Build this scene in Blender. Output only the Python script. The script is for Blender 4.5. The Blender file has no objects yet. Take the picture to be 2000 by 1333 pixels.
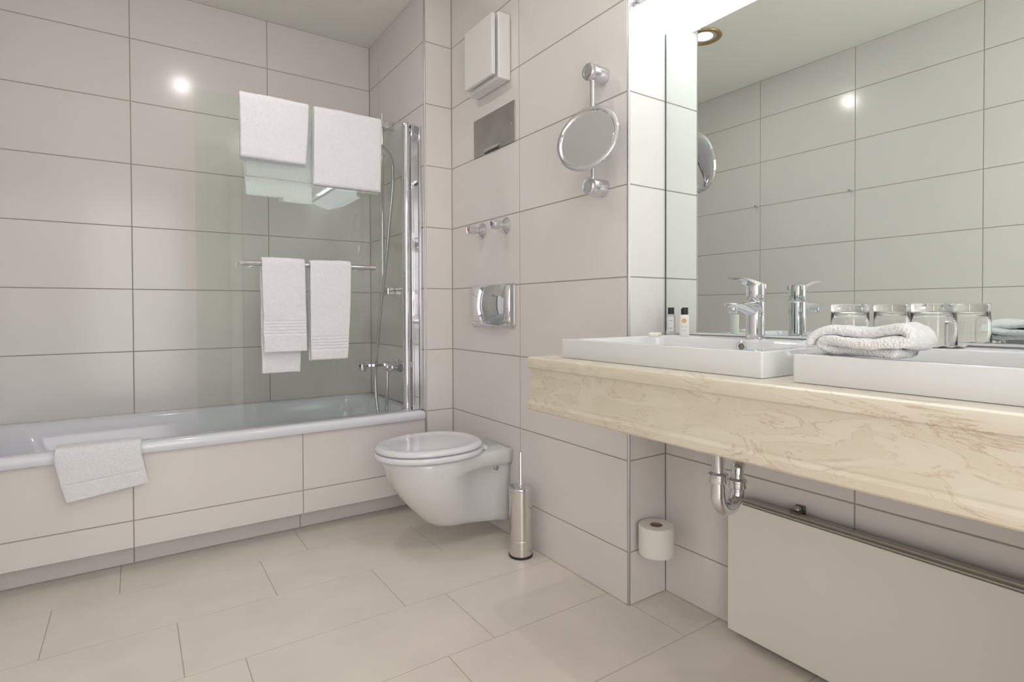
import bpy, bmesh, math, random
from mathutils import Vector, Matrix, noise
random.seed(7)
S = bpy.context.scene
COL = S.collection
PI = math.pi

# ------------------------------------------------------------------ camera
F, CX, CY, YAW, PITCH, ROLL, HC = 1091.69, 1007.24, 620.89, .5992, -.0139, -.0036, .968
cam = bpy.data.cameras.new('camera'); co = bpy.data.objects.new('camera', cam); COL.objects.link(co)
fw = Vector((math.sin(YAW), math.cos(YAW), 0)); rt = Vector((math.cos(YAW), -math.sin(YAW), 0)); up = Vector((0, 0, 1))
fw, up = fw*math.cos(PITCH)+up*math.sin(PITCH), up*math.cos(PITCH)-fw*math.sin(PITCH)
rt, up = rt*math.cos(ROLL)+up*math.sin(ROLL), up*math.cos(ROLL)-rt*math.sin(ROLL)
M = Matrix((rt, up, -fw)).transposed().to_4x4(); M.translation = (0, 0, HC)
co.matrix_world = M
cam.sensor_width = 36; cam.lens = F*36/2000
cam.shift_x = -(CX-1000)/2000; cam.shift_y = (CY-666.5)/2000
cam.clip_start = .01
S.camera = co
# ------------------------------------------------------------------ light and exposure
S.view_settings.view_transform = 'Standard'; S.view_settings.look = 'None'
S.view_settings.gamma = 1; S.view_settings.use_curve_mapping = False
S.view_settings.exposure = 0.57
W = bpy.data.worlds.new('world'); S.world = W; W.use_nodes = True
W.node_tree.nodes['Background'].inputs[0].default_value = (1, .97, .93, 1)
W.node_tree.nodes['Background'].inputs[1].default_value = .3
DOWN_POWER = 2.5      # each recessed downlight
DIFFUSER = 2.7        # luminance of the mirror light's diffuser
FILL_PANEL = 2.45          # luminance of the glowing panel added behind the camera as fill
UPLIGHT = 6.0         # luminance of its upper face, towards the ceiling
CEIL = 2.53

# plan of the room (metres)
XA, D, YE, XM, X2, YS, XL, YR = 1.3236, 3.2573, 1.289, 1.4975, 1.174, 2.5, -.5667, -1.0
Z0, TH, TW = .174, .3, .611

# ------------------------------------------------------------------ materials
def mat(name, col, rough=.5, metal=0, ior=1.5, spec=.5, bump=None, trans=0, sheen=0, coat=0, emis=None, var=0, vscale=3, aniso=0):
    m = bpy.data.materials.new(name); m.use_nodes = True
    nt = m.node_tree; b = nt.nodes['Principled BSDF']
    b.inputs['Base Color'].default_value = (*col, 1); b.inputs['Roughness'].default_value = rough
    b.inputs['Metallic'].default_value = metal; b.inputs['IOR'].default_value = ior
    b.inputs['Specular IOR Level'].default_value = spec
    b.inputs['Transmission Weight'].default_value = trans; b.inputs['Sheen Weight'].default_value = sheen
    b.inputs['Coat Weight'].default_value = coat; b.inputs['Anisotropic'].default_value = aniso
    if emis:
        b.inputs['Emission Color'].default_value = (*emis[0], 1); b.inputs['Emission Strength'].default_value = emis[1]
    tc = nt.nodes.new('ShaderNodeTexCoord')
    if bump:
        n = nt.nodes.new('ShaderNodeTexNoise'); n.inputs['Scale'].default_value = bump[0]; n.inputs['Detail'].default_value = 3
        bp = nt.nodes.new('ShaderNodeBump'); bp.inputs['Strength'].default_value = bump[1]; bp.inputs['Distance'].default_value = bump[2]
        nt.links.new(tc.outputs['Object'], n.inputs['Vector']); nt.links.new(n.outputs['Fac'], bp.inputs['Height'])
        nt.links.new(bp.outputs['Normal'], b.inputs['Normal'])
    if var:
        n = nt.nodes.new('ShaderNodeTexNoise'); n.inputs['Scale'].default_value = vscale; n.inputs['Detail'].default_value = 4
        r = nt.nodes.new('ShaderNodeValToRGB'); e = r.color_ramp.elements
        e[0].position = .3; e[1].position = .7
        e[0].color = (*[c*(1-var) for c in col], 1); e[1].color = (*[min(1, c*(1+var)) for c in col], 1)
        nt.links.new(tc.outputs['Object'], n.inputs['Vector']); nt.links.new(n.outputs['Fac'], r.inputs['Fac'])
        nt.links.new(r.outputs['Color'], b.inputs['Base Color'])
    return m

TILE = mat('wall_tile_glaze', (.80, .765, .745), .17, bump=(2.5, .05, .004), var=.02, vscale=2)
GROUT = mat('grout', (.40, .375, .345), .9, bump=(200, .2, .001))
FLOORT = mat('floor_stone_tile', (.80, .745, .67), .34, bump=(30, .08, .001), var=.045, vscale=5)
FGROUT = mat('floor_grout', (.47, .43, .385), .9)
CEILM = mat('ceiling_paint', (.93, .92, .87), .9, bump=(120, .1, .001))
PAINT = mat('white_paint', (.80, .79, .77), .4)
CHROME = mat('chrome', (.74, .74, .77), .05, 1)
SATIN = mat('satin_steel', (.62, .61, .59), .28, 1, aniso=.4, var=.1, vscale=8)
STEEL = mat('brushed_steel', (.43, .42, .395), .38, 1, bump=(60, .15, .0005), var=.12, vscale=9)
ALU = mat('aluminium', (.56, .56, .58), .35, 1)
ALUD = mat('dull_aluminium', (.46, .44, .40), .45, .8)
CERAM = mat('white_ceramic', (.77, .775, .775), .07, coat=.3)
SEATM = mat('seat_plastic', (.82, .81, .85), .12)
ENAMEL = mat('white_enamel', (.84, .85, .92), .10)
TERRY = mat('terry_cloth', (.93, .92, .955), 1, sheen=.4, bump=(260, .7, .005), spec=.1, var=.025, vscale=90)
TERRYB = mat('terry_cloth_bright', (.93, .93, .93), 1, sheen=.4, bump=(260, 1, .005), spec=.1)
BLACK = mat('black_plastic', (.02, .02, .022), .35)
DARK = mat('dark_gap', (.03, .03, .03), .8)
RUBBER = mat('black_rubber', (.03, .03, .03), .6)
WPLAST = mat('white_plastic', (.82, .81, .79), .35)
GREYPL = mat('grey_plastic', (.45, .45, .46), .3, .4)
RED = mat('red_marker', (.7, .06, .02), .4)
BLUE = mat('blue_marker', (.03, .06, .25), .4)
PAPER = mat('tissue_paper', (.84, .82, .77), 1, bump=(300, .3, .001), spec=.1)
CARD = mat('cardboard', (.36, .27, .19), .9)
BOTW = mat('white_bottle', (.86, .86, .86), .3)
LABEL = mat('label_paper', (.82, .82, .83), .6)
INK = mat('grey_ink', (.35, .35, .38), .7)
ORANGE = mat('orange_print', (.80, .42, .18), .6)
SOAP = mat('wrapped_soap', (.86, .80, .72), .25, bump=(90, .4, .002))
GOLD = mat('brass', (.50, .36, .15), .3, 1)
RADM = mat('panel_enamel', (.86, .83, .76), .35, bump=(150, .1, .0006))
WCOAT = mat('white_powdercoat', (.85, .86, .87), .35)

def mirror_mat():
    m = bpy.data.materials.new('silvered_glass'); m.use_nodes = True; nt = m.node_tree
    nt.nodes.remove(nt.nodes['Principled BSDF'])
    g = nt.nodes.new('ShaderNodeBsdfGlossy'); g.inputs['Color'].default_value = (.84, .895, .865, 1); g.inputs['Roughness'].default_value = 0
    nt.links.new(g.outputs[0], nt.nodes['Material Output'].inputs[0]); return m
MIRROR = mirror_mat()
MIRROR2 = mat('vanity_mirror_glass', (.90, .90, .89), .01, 1)

def sheet_glass(name, tint, edge):
    # thin architectural glass: clear pass-through with a tint plus the mirror-like reflection of its surface
    m = bpy.data.materials.new(name); m.use_nodes = True; nt = m.node_tree
    nt.nodes.remove(nt.nodes['Principled BSDF'])
    t = nt.nodes.new('ShaderNodeBsdfTransparent'); t.inputs['Color'].default_value = (*tint, 1)
    g = nt.nodes.new('ShaderNodeBsdfGlossy'); g.inputs['Roughness'].default_value = 0; g.inputs['Color'].default_value = (.95, 1, .98, 1)
    fr = nt.nodes.new('ShaderNodeFresnel'); fr.inputs['IOR'].default_value = edge
    mx = nt.nodes.new('ShaderNodeMixShader')
    ge = nt.nodes.new('ShaderNodeNewGeometry'); k = nt.nodes.new('ShaderNodeMath'); k.operation = 'SUBTRACT'; k.inputs[0].default_value = 1
    k2 = nt.nodes.new('ShaderNodeMath'); k2.operation = 'MULTIPLY'      # each pane reflects at its entry face only, no inner bounces
    nt.links.new(ge.outputs['Backfacing'], k.inputs[1]); nt.links.new(k.outputs[0], k2.inputs[0]); nt.links.new(fr.outputs[0], k2.inputs[1])
    nt.links.new(k2.outputs[0], mx.inputs[0]); nt.links.new(t.outputs[0], mx.inputs[1]); nt.links.new(g.outputs[0], mx.inputs[2])
    nt.links.new(mx.outputs[0], nt.nodes['Material Output'].inputs[0]); return m
SCREEN = sheet_glass('screen_glass', (.935, .962, .942), 1.62)
TUMBLER = mat('tumbler_glass', (1, 1, 1), 0, trans=1, ior=1.48)
CLEARB = mat('clear_bottle', (.97, .98, .97), .02, trans=1, ior=1.4)

def marble():
    m = bpy.data.materials.new('cream_marble'); m.use_nodes = True; nt = m.node_tree; b = nt.nodes['Principled BSDF']
    b.inputs['Roughness'].default_value = .22
    tc = nt.nodes.new('ShaderNodeTexCoord'); mp = nt.nodes.new('ShaderNodeMapping'); mp.inputs['Rotation'].default_value = (.75, 0, 0); mp.inputs['Scale'].default_value = (1, 1.0, 4.2)
    nt.links.new(tc.outputs['Object'], mp.inputs['Vector'])
    n1 = nt.nodes.new('ShaderNodeTexNoise'); n1.inputs['Scale'].default_value = 4.6; n1.inputs['Detail'].default_value = 9; n1.inputs['Distortion'].default_value = 1.8; n1.inputs['Roughness'].default_value = .62
    nt.links.new(mp.outputs[0], n1.inputs['Vector'])
    # a vein wherever the noise passes the middle value
    s = nt.nodes.new('ShaderNodeMath'); s.operation = 'SUBTRACT'; s.inputs[1].default_value = .5
    a = nt.nodes.new('ShaderNodeMath'); a.operation = 'ABSOLUTE'
    r = nt.nodes.new('ShaderNodeValToRGB'); e = r.color_ramp.elements
    e[0].position = 0; e[0].color = (.62, .62, .62, 1); e[1].position = .016; e[1].color = (0, 0, 0, 1)
    nt.links.new(n1.outputs['Fac'], s.inputs[0]); nt.links.new(s.outputs[0], a.inputs[0]); nt.links.new(a.outputs[0], r.inputs['Fac'])
    n2 = nt.nodes.new('ShaderNodeTexNoise'); n2.inputs['Scale'].default_value = 7; n2.inputs['Detail'].default_value = 3
    nt.links.new(tc.outputs['Object'], n2.inputs['Vector'])
    r2 = nt.nodes.new('ShaderNodeValToRGB'); r2.color_ramp.elements[0].position = .36; r2.color_ramp.elements[1].position = .60
    nt.links.new(n2.outputs['Fac'], r2.inputs['Fac'])
    mul = nt.nodes.new('ShaderNodeMath'); mul.operation = 'MULTIPLY'
    nt.links.new(r.outputs['Color'], mul.inputs[0]); nt.links.new(r2.outputs['Color'], mul.inputs[1])
    r3 = nt.nodes.new('ShaderNodeValToRGB'); r3.color_ramp.elements[0].color = (.68, .615, .48, 1); r3.color_ramp.elements[1].color = (.765, .715, .60, 1)
    r3.color_ramp.elements[0].position = .3; r3.color_ramp.elements[1].position = .75
    nt.links.new(n1.outputs['Fac'], r3.inputs['Fac'])
    mx = nt.nodes.new('ShaderNodeMix'); mx.data_type = 'RGBA'; mx.inputs[7].default_value = (.47, .31, .22, 1)
    nt.links.new(mul.outputs[0], mx.inputs[0]); nt.links.new(r3.outputs['Color'], mx.inputs[6])
    nt.links.new(mx.outputs[2], b.inputs['Base Color']); return m
MARBLE = marble()

# ------------------------------------------------------------------ mesh helpers
def link(name, bm, m, parent=None, smooth=False, bevel=0, sub=0, loc=None, seg=2, angle=40):
    bmesh.ops.recalc_face_normals(bm, faces=bm.faces)
    me = bpy.data.meshes.new(name); bm.to_mesh(me); bm.free()
    o = bpy.data.objects.new(name, me); COL.objects.link(o)
    for x in (m if isinstance(m, (list, tuple)) else [m]): me.materials.append(x)
    if parent: o.parent = parent; o.matrix_parent_inverse = parent.matrix_world.inverted() if False else Matrix.Translation(-parent.location) if not any(parent.rotation_euler) else Matrix.Identity(4)
    if loc: o.location = loc
    if smooth:
        for p in me.polygons: p.use_smooth = True
        if smooth != 'all':
            me.set_sharp_from_angle(angle=math.radians(angle))
    if bevel:
        b = o.modifiers.new('bevel', 'BEVEL'); b.width = bevel; b.segments = seg; b.limit_method = 'ANGLE'; b.angle_limit = math.radians(35)
        b.harden_normals = False
        for p in me.polygons: p.use_smooth = True
        me.set_sharp_from_angle(angle=math.radians(35)) if not smooth else None
    if sub:
        s = o.modifiers.new('subsurf', 'SUBSURF'); s.levels = sub; s.render_levels = sub
    return o
def tag(o, label, cat, group=None):
    o['label'] = label; o['category'] = cat
    if group: o['group'] = group
    return o
def thing(name, label, cat, loc=(0, 0, 0), group=None):
    o = bpy.data.objects.new(name, None); COL.objects.link(o); o.location = loc; o.empty_display_size = .05
    return tag(o, label, cat, group)
def struct(o): o['kind'] = 'structure'; return o
def box(bm, a, b, mi=0):
    x0, y0, z0 = a; x1, y1, z1 = b
    v = [bm.verts.new(p) for p in [(x0,y0,z0),(x1,y0,z0),(x1,y1,z0),(x0,y1,z0),(x0,y0,z1),(x1,y0,z1),(x1,y1,z1),(x0,y1,z1)]]
    for f in [(0,3,2,1),(4,5,6,7),(0,1,5,4),(1,2,6,5),(2,3,7,6),(3,0,4,7)]:
        bm.faces.new([v[i] for i in f]).material_index = mi
def boxes(*bs):
    bm = bmesh.new()
    for b in bs: box(bm, *b)
    return bm
def loft(bm, rings, cap0=True, cap1=True, closed=True, mi=0):
    R = [[bm.verts.new(p) for p in r] for r in rings]; n = len(R[0])
    for a, b in zip(R, R[1:]):
        for i in range(n if closed else n-1):
            bm.faces.new((a[i], a[(i+1) % n], b[(i+1) % n], b[i])).material_index = mi
    if cap0: bm.faces.new(R[0]).material_index = mi
    if cap1: bm.faces.new(R[-1]).material_index = mi
    return R
def frame(d):
    d = Vector(d).normalized(); a = Vector((0, 0, 1)) if abs(d.z) < .9 else Vector((1, 0, 0))
    u = d.cross(a).normalized(); return u, d.cross(u).normalized()
def tube(bm, pts, r, n=16, cap=True, mi=0):
    P = [Vector(p) for p in pts]; rings = []
    d0 = (P[1]-P[0]).normalized(); u, v = frame(d0)
    for i, p in enumerate(P):
        d = (P[min(i+1, len(P)-1)]-P[max(i-1, 0)]).normalized()
        u = (u-d*u.dot(d)).normalized(); v = d.cross(u)
        rr = r[i] if isinstance(r, (list, tuple)) else r
        rings.append([p+(u*math.cos(2*PI*k/n)+v*math.sin(2*PI*k/n))*rr for k in range(n)])
    loft(bm, rings, cap, cap, mi=mi)
def lathe(bm, prof, c, axis=(0, 0, 1), n=32, mi=0, cap0=True, cap1=True):
    u, v = frame(axis); a = Vector(axis).normalized(); c = Vector(c)
    rings = [[c+a*h+(u*math.cos(2*PI*k/n)+v*math.sin(2*PI*k/n))*r for k in range(n)] for r, h in prof]
    loft(bm, rings, cap0, cap1, mi=mi)
def lathed(*a, **k):
    bm = bmesh.new(); lathe(bm, *a, **k); return bm
def tubed(*a, **k):
    bm = bmesh.new(); tube(bm, *a, **k); return bm
def rrect(cx, cy, hx, hy, r, n=6):
    pts = []
    for sx, sy, a0 in ((1, 1, 0), (-1, 1, PI/2), (-1, -1, PI), (1, -1, 1.5*PI)):
        for k in range(n+1):
            a = a0+PI/2*k/n; pts.append((cx+sx*(hx-r)+r*math.cos(a), cy+sy*(hy-r)+r*math.sin(a)))
    return pts
def spline(pts, k=10):
    P = [Vector(p) for p in pts]; P = [P[0]*2-P[1]]+P+[P[-1]*2-P[-2]]; out = []
    for i in range(1, len(P)-2):
        for j in range(k):
            t = j/k; a, b, c, d = P[i-1], P[i], P[i+1], P[i+2]
            out.append(.5*((2*b)+(c-a)*t+(2*a-5*b+4*c-d)*t*t+(3*b-a-3*c+d)*t**3))
    out.append(P[-2]); return out

# ------------------------------------------------------------------ tiled surfaces: real tiles standing proud of the grout
def cuts(lo, hi, at, pitch):
    k = math.floor((lo-at)/pitch)+1; out = [lo]
    while at+k*pitch < hi-1e-4:
        if at+k*pitch > lo+.004: out.append(at+k*pitch)
        k += 1
    out.append(hi); return out
def tiled(name, plane, axis, out, ulim, zlim, us, zs, back=.06, gap=.0042, e=.0013, mats=None, parent=None):
    # axis: coordinate index of the wall normal, out: +1/-1 direction the wall faces, us/zs: joint positions
    bm = bmesh.new(); A = axis; U = 1-A if A < 2 else 0; V = 2 if A < 2 else 1
    def P(u, v, d):
        p = [0, 0, 0]; p[A] = plane+out*d; p[U] = u; p[V] = v; return p
    a = P(ulim[0], zlim[0], -e); b = P(ulim[1], zlim[1], -back)
    box(bm, [min(x, y) for x, y in zip(a, b)], [max(x, y) for x, y in zip(a, b)], 1)
    for j in range(len(zs)-1):
        uu = us[j] if isinstance(us[0], (list, tuple)) else us
        for i in range(len(uu)-1):
            g = gap/2; u0, u1, v0, v1 = uu[i]+g, uu[i+1]-g, zs[j]+g, zs[j+1]-g
            if u1-u0 < .002 or v1-v0 < .002: continue
            c = .0009
            r0 = [P(u0, v0, -e), P(u1, v0, -e), P(u1, v1, -e), P(u0, v1, -e)]
            r1 = [P(u0, v0, -c*.6), P(u1, v0, -c*.6), P(u1, v1, -c*.6), P(u0, v1, -c*.6)]
            r2 = [P(u0+c, v0+c, 0), P(u1-c, v0+c, 0), P(u1-c, v1-c, 0), P(u0+c, v1-c, 0)]
            loft(bm, [r0, r1, r2], cap0=False)
    return link(name, bm, mats or [TILE, GROUT], parent)

zc = lambda lo, hi: cuts(lo, hi, Z0, TH)
struct(tiled('wall_back', D, 1, -1, (XL-.06, X2+.2), (0, CEIL), cuts(XL, X2, X2-.5666, TW), zc(0, CEIL)))
struct(tiled('wall_end', X2, 0, -1, (YS+.002, D+.05), (0, CEIL), cuts(YS, D, YS, TW), zc(0, CEIL)))
struct(tiled('wall_step', YS, 1, -1, (X2+.002, XA+.06), (0, CEIL), cuts(X2, XA, X2, TW), zc(0, CEIL)))
struct(tiled('wall_right', XA, 0, -1, (YE+.002, YS+.02), (0, CEIL), cuts(YE, YS, 1.9081, TW+.005), zc(0, CEIL), back=.1))
struct(tiled('wall_niche', YE, 1, -1, (XA+.002, XM+.08), (0, CEIL), cuts(XA, XM+.003, XA, TW), zc(0, CEIL)))
struct(tiled('wall_vanity', XM+.003, 0, -1, (-.24, YE+.04), (0, CEIL), cuts(-.18, YE, YE-.609, TW), zc(0, CEIL)))
struct(tiled('wall_left', XL, 0, 1, (YR-.06, D+.06), (0, CEIL), cuts(YR, D, 2.2317, TW), zc(0, CEIL)))
struct(tiled('wall_return', -.18, 1, 1, (.78, XM+.06), (0, CEIL), cuts(.78, XM+.003, .9, TW), zc(0, CEIL)))
struct(tiled('wall_rear', YR, 1, 1, (XL-.06, .84), (0, CEIL), cuts(XL, .78, -.004, TW), zc(0, CEIL)))
struct(tiled('wall_entrance', .78, 0, -1, (YR-.06, -.182), (0, CEIL), cuts(YR, -.18, -.3, TW), zc(0, CEIL)))
# floor: running bond rows along x
ys = [YR+.0]+[1.075-.3145*k for k in range(6, 0, -1)]+[1.075+.3145*k for k in range(0, 7)]+[D+.1]
offs = {-1: .2775, 0: .0935, 1: .247, 2: .1005, 3: -.230, 4: -.0505, 5: .2, 6: .05}
us = []
for j in range(len(ys)-1):
    k = round((ys[j]-1.075)/.3145); us.append(cuts(XL, XM+.06, offs.get(k, .15*((k*7) % 4)), .6225))
struct(tiled('floor', 0, 2, 1, (XL-.06, XM+.1), (YR-.06, D+.06), us, ys, gap=.0026, e=.0008, mats=[FLOORT, FGROUT]))
struct(link('ceiling', boxes(((XL-.06, YR-.06, CEIL), (XM+.1, D+.06, CEIL+.08))), CEILM))
# shadow joint where the ceiling meets the tiles
# metal edge profiles on the two convex corners
def edge_trim(name, x, y):
    bm = bmesh.new(); r = .0035
    pts = [(x+.012, y-.0005), (x+r, y-.0012)]
    arc = [(x+r-(r+.0012)*math.sin(a), y+r-(r+.0012)*math.cos(a)) for a in [PI/2*k/6 for k in range(7)]]
    outer = [(x+.006, y-.0012)]+arc+[(x-.0012, y+.006)]
    inner = [(x+.001, y+.006), (x+.006, y+.001)]
    ring = outer+inner
    loft(bm, [[(a, b, 0.0) for a, b in ring], [(a, b, CEIL) for a, b in ring]])
    return struct(link(name, bm, ALU, smooth=True))
edge_trim('trim_1', X2, YS); edge_trim('trim_2', XA, YE)
w1 = struct(link('fill_panel_1', boxes(((-.50, YR, .08), (.52, YR+.03, .14)), ((-.50, YR, 2.19), (.52, YR+.03, 2.25)), ((-.50, YR, .14), (-.44, YR+.03, 2.19)), ((.46, YR, .14), (.52, YR+.03, 2.19))), PAINT, bevel=.003))  # invented window frame, unseen; its glowing pane is added to fill the room
link('fill_pane', boxes(((-.44, YR, .14), (.46, YR+.012, 2.19))), mat('fill_pane_glow', (.9, .9, .9), .4, emis=((1, .97, .96), FILL_PANEL)), w1)

# ------------------------------------------------------------------ bath surround and bathtub
YT = 2.506
struct(tiled('wall_bath', YT, 1, -1, (XL, X2-.0005), (.088, .443), cuts(XL, X2-.0005, -.009, .6055), [.088, .190, .443], back=.02))
struct(tiled('baseboard_bath', 2.592, 1, -1, (XL, X2-.002), (0, .14), cuts(XL, X2-.002, -.009, .611), [0, .14], back=.02))

tub = thing('bathtub', 'long white enamel bathtub set behind a tiled front', 'bathtub', (.3, 2.87, .475))
bx, by = (XL+X2)/2, (2.487+D)/2
def ring(hx, hy, r, z, ox=0, oy=0): return [(x, y, z) for x, y in rrect(bx+ox, by+oy, hx, hy, r, 8)]
HX, HY = (X2-XL)/2-.002, (D-2.487)/2-.002
bm = bmesh.new()
loft(bm, [ring(HX-.004, HY-.004, .01, .438), ring(HX, HY, .012, .442), ring(HX, HY, .014, .466), ring(HX-.004, HY-.004, .014, .475), ring(HX-.012, HY-.012, .014, .4785),
          ring(HX-.05, HY-.052, .10, .4785), ring(HX-.062, HY-.062, .12, .474), ring(HX-.072, HY-.070, .13, .460), ring(HX-.10, HY-.085, .15, .36, .02),
          ring(HX-.16, HY-.11, .16, .20, .06), ring(HX-.22, HY-.14, .15, .11, .09), ring(HX-.32, HY-.20, .13, .085, .10)], cap0=False)
link('basin', bm, ENAMEL, tub, smooth='all')
link('drain', lathed([(.001, 0), (.03, 0), (.034, .004), (.030, .006), (.001, .006)], (.75, 2.87, .086)), CHROME, tub, smooth=True)
link('overflow', lathed([(.001, -.004), (.03, 0), (.034, .006), (.028, .010), (.001, .010)], (1.065, 2.87, .39), (-1, 0, .25)), CHROME, tub, smooth=True)

# ------------------------------------------------------------------ bath screen
YG = 2.553
scr = thing('bath_screen', 'clear glass bath screen with chrome hinge standing on the bathtub rim', 'shower screen', (1.1, YG, .479))
link('glass_pane', boxes(((.206, YG-.003, .481), (1.078, YG+.003, 1.852))), SCREEN, scr, bevel=0)
link('hinge_tube', lathed([(.0205, 0), (.0215, .002), (.0215, .012), (.019, .013), (.019, 1.374), (.0215, 1.375), (.0215, 1.392), (.0205, 1.394)], (1.096, YG-.008, .4795), n=28), CHROME, scr, smooth=True)
bm = boxes(((1.118, YG-.022, .4795), (1.130, YG+.014, 1.872)), ((1.130, YG-.017, .4795), (1.158, YG+.012, 1.870)), ((1.158, YG-.026, .4795), (X2-.0005, YG+.02, 1.868)))
link('wall_profile', bm, CHROME, scr, bevel=.003)
link('seal_strip', boxes(((.21, YG-.004, .4787), (1.075, YG+.004, .4835))), GREYPL, scr)

# towel bar on the screen
YB = 2.482
bar = thing('towel_bar', 'chrome towel bar fixed across the glass bath screen', 'towel bar', (.635, YB, 1.163))
link('rail', tubed([(.358, YB, 1.163), (.914, YB, 1.163)], .0108, 20), CHROME, bar, smooth=True)
for x in (.405, .862):
    link('bracket', tubed([(x, YB+.004, 1.157), (x, YG-.0035, 1.157)], .008), CHROME, bar, smooth=True)

# ------------------------------------------------------------------ towels
def nz(p, s, o=0): return noise.noise(Vector(p)*s+Vector((o, o*1.7, o*.3)))
def resample(pts, step):
    P = [Vector(p) for p in pts]; L = [0]
    for a, b in zip(P, P[1:]): L.append(L[-1]+(b-a).length)
    n = max(2, int(L[-1]/step)); out = []; j = 0
    for i in range(n+1):
        s = L[-1]*i/n
        while j < len(P)-2 and L[j+1] < s: j += 1
        t = (s-L[j])/max(1e-9, L[j+1]-L[j]); out.append((P[j].lerp(P[j+1], t), s))
    return out, L[-1]
def cloth(bm, prof, edges, thick, axis=0, step=.006, amp=.0025, freq=9, seed=0, ribs=(), n=26, soft=.9):
    """prof: 2-D path (a, z) seen from the side; edges(s) -> (u0, u1) extent across; axis 0: width runs along x, path in (y, z); 1: width along y, path in (x, z)"""
    pts, L = resample([(a, b, 0) for a, b in prof], step)
    rings = []; N = len(pts)
    for i, (p, s) in enumerate(pts):
        d = (pts[min(i+1, N-1)][0]-pts[max(i-1, 0)][0]).normalized(); nn = Vector((-d.y, d.x, 0))
        u0, u1 = edges(s/L); t = thick(s/L) if callable(thick) else thick
        e = min(1, (min(s, L-s)+.0008)/(t*.5)); t *= math.sqrt(max(.02, 1-(1-e)**2))
        for c, w, a in ribs:
            if abs(s-c) < w: t *= 1+a*math.cos((s-c)/w*PI*.5)
        r = t/2; ring = []
        def pt(u, off): 
            q = p+nn*off
            w3 = Vector((u, q.x, q.y)) if axis == 0 else Vector((q.x, u, q.y))
            k = nz((u, s, .3), freq, seed)*amp+nz((u, s, .7), freq*3.1, seed+3)*amp*.5+nz((u, s, .9), 110, seed+7)*.0009
            m = Vector((0, nn.x, nn.y)) if axis == 0 else Vector((nn.x, 0, nn.y))
            m2 = nz((u*3, s*3, off*80), 40, seed)*.0007
            return w3+m*k+m*m2*(1 if off > 0 else -1)
        wob = nz((0, s, seed), 14, 2)*.0022
        for k in range(n+1): ring.append(pt(u0+r+wob+(u1-u0-2*r)*k/n, r))
        for k in range(1, 6):
            a = PI/2-PI*k/6; ring.append(pt(u1-r+wob*.6+r*math.cos(a), r*math.sin(a)))
        for k in range(n+1): ring.append(pt(u1-r+wob*.6-(u1-u0-2*r)*k/n, -r))
        for k in range(1, 6):
            a = -PI/2-PI*k/6; ring.append(pt(u0+r+wob+r*math.cos(a), r*math.sin(a)))
        rings.append(ring)
    loft(bm, rings)
def over(y, ztop, zf, zb, half, k=8):
    """path that goes up the front, over the top and down the back"""
    p = [(y-half, zf)]+[(y-half*math.cos(PI*i/k), ztop-half+half*math.sin(PI*i/k)) for i in range(k+1)]+[(y+half, zb)]
    return p
G1 = 'white bath towels folded over the top of the glass screen'
G2 = 'white hand towels hanging from the chrome bar'
bm = bmesh.new()
t = .017
cloth(bm, over(YG, 1.868, 1.603, 1.600, .0135), lambda s: (.366+.004*abs(s-.5), .645-(.016*abs(s-.5)*2)), lambda s: .016+.006*max(0, abs(s-.5)*2-.72)*3, amp=.003, seed=2)
t1 = tag(link('bath_towel', bm, TERRY, smooth='all'), 'white folded bath towel over the glass screen top, the shorter left one', 'towel', G1)
bm = bmesh.new()
cloth(bm, [(YG+.030, 1.80), (YG+.030, 1.455)], lambda s: (.372+.022*s, .536+.003*s), .008, amp=.0015, seed=4)
cloth(bm, [(YG+.031, 1.80), (YG+.031, 1.440)], lambda s: (.534+.003*s, .664), .008, amp=.0015, seed=6)
cloth(bm, [(YG+.024, 1.80), (YG+.024, 1.535)], lambda s: (.392, .662), .006, amp=.0012, seed=9)
link('back_layers', bm, TERRY, t1, smooth='all')
link('care_tag', boxes(((.520, YG+.020, 1.438), (.540, YG+.0212, 1.458))), GREYPL, t1)
bm = bmesh.new()
cloth(bm, over(YG, 1.866, 1.523, 1.515, .0135), lambda s: (.664-.006*abs(s-.5)*2, .975-.010*abs(s-.5)*2), lambda s: .016+.006*max(0, abs(s-.5)*2-.75)*3, amp=.003, seed=5)
tag(link('bath_towel', bm, TERRY, smooth='all'), 'white folded bath towel over the glass screen top, longer right one beside the hinge', 'towel', G1)
def ribset(c0): return [(c0+k*.013, .0055, -.55) for k in range(5)]
bm = bmesh.new()
cloth(bm, over(YB, 1.1825, .797, .708, .0185), lambda s: (.431+.006*(1-2*s if s < .5 else 0)+.008*max(0, s-.5), .601+.006*(1-2*s if s < .5 else 0)-.014*max(0, 2*s-1)), .0105, amp=.0045, seed=11, step=.002, ribs=ribset(.075))
tag(link('hand_towel', bm, TERRY, smooth='all'), 'white hand towel on the chrome bar, left one with its back layer showing below', 'towel', G2)
bm = bmesh.new()
cloth(bm, over(YB, 1.1825, .757, .752, .0185), lambda s: (.622+.001*abs(s-.5), .799-.018*abs(2*s-1)**2), .0105, amp=.0045, seed=23, step=.002, ribs=ribset(.045))
tag(link('hand_towel', bm, TERRY, smooth='all'), 'white hand towel on the chrome bar, right one hanging nearer the shower hose', 'towel', G2)

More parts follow.
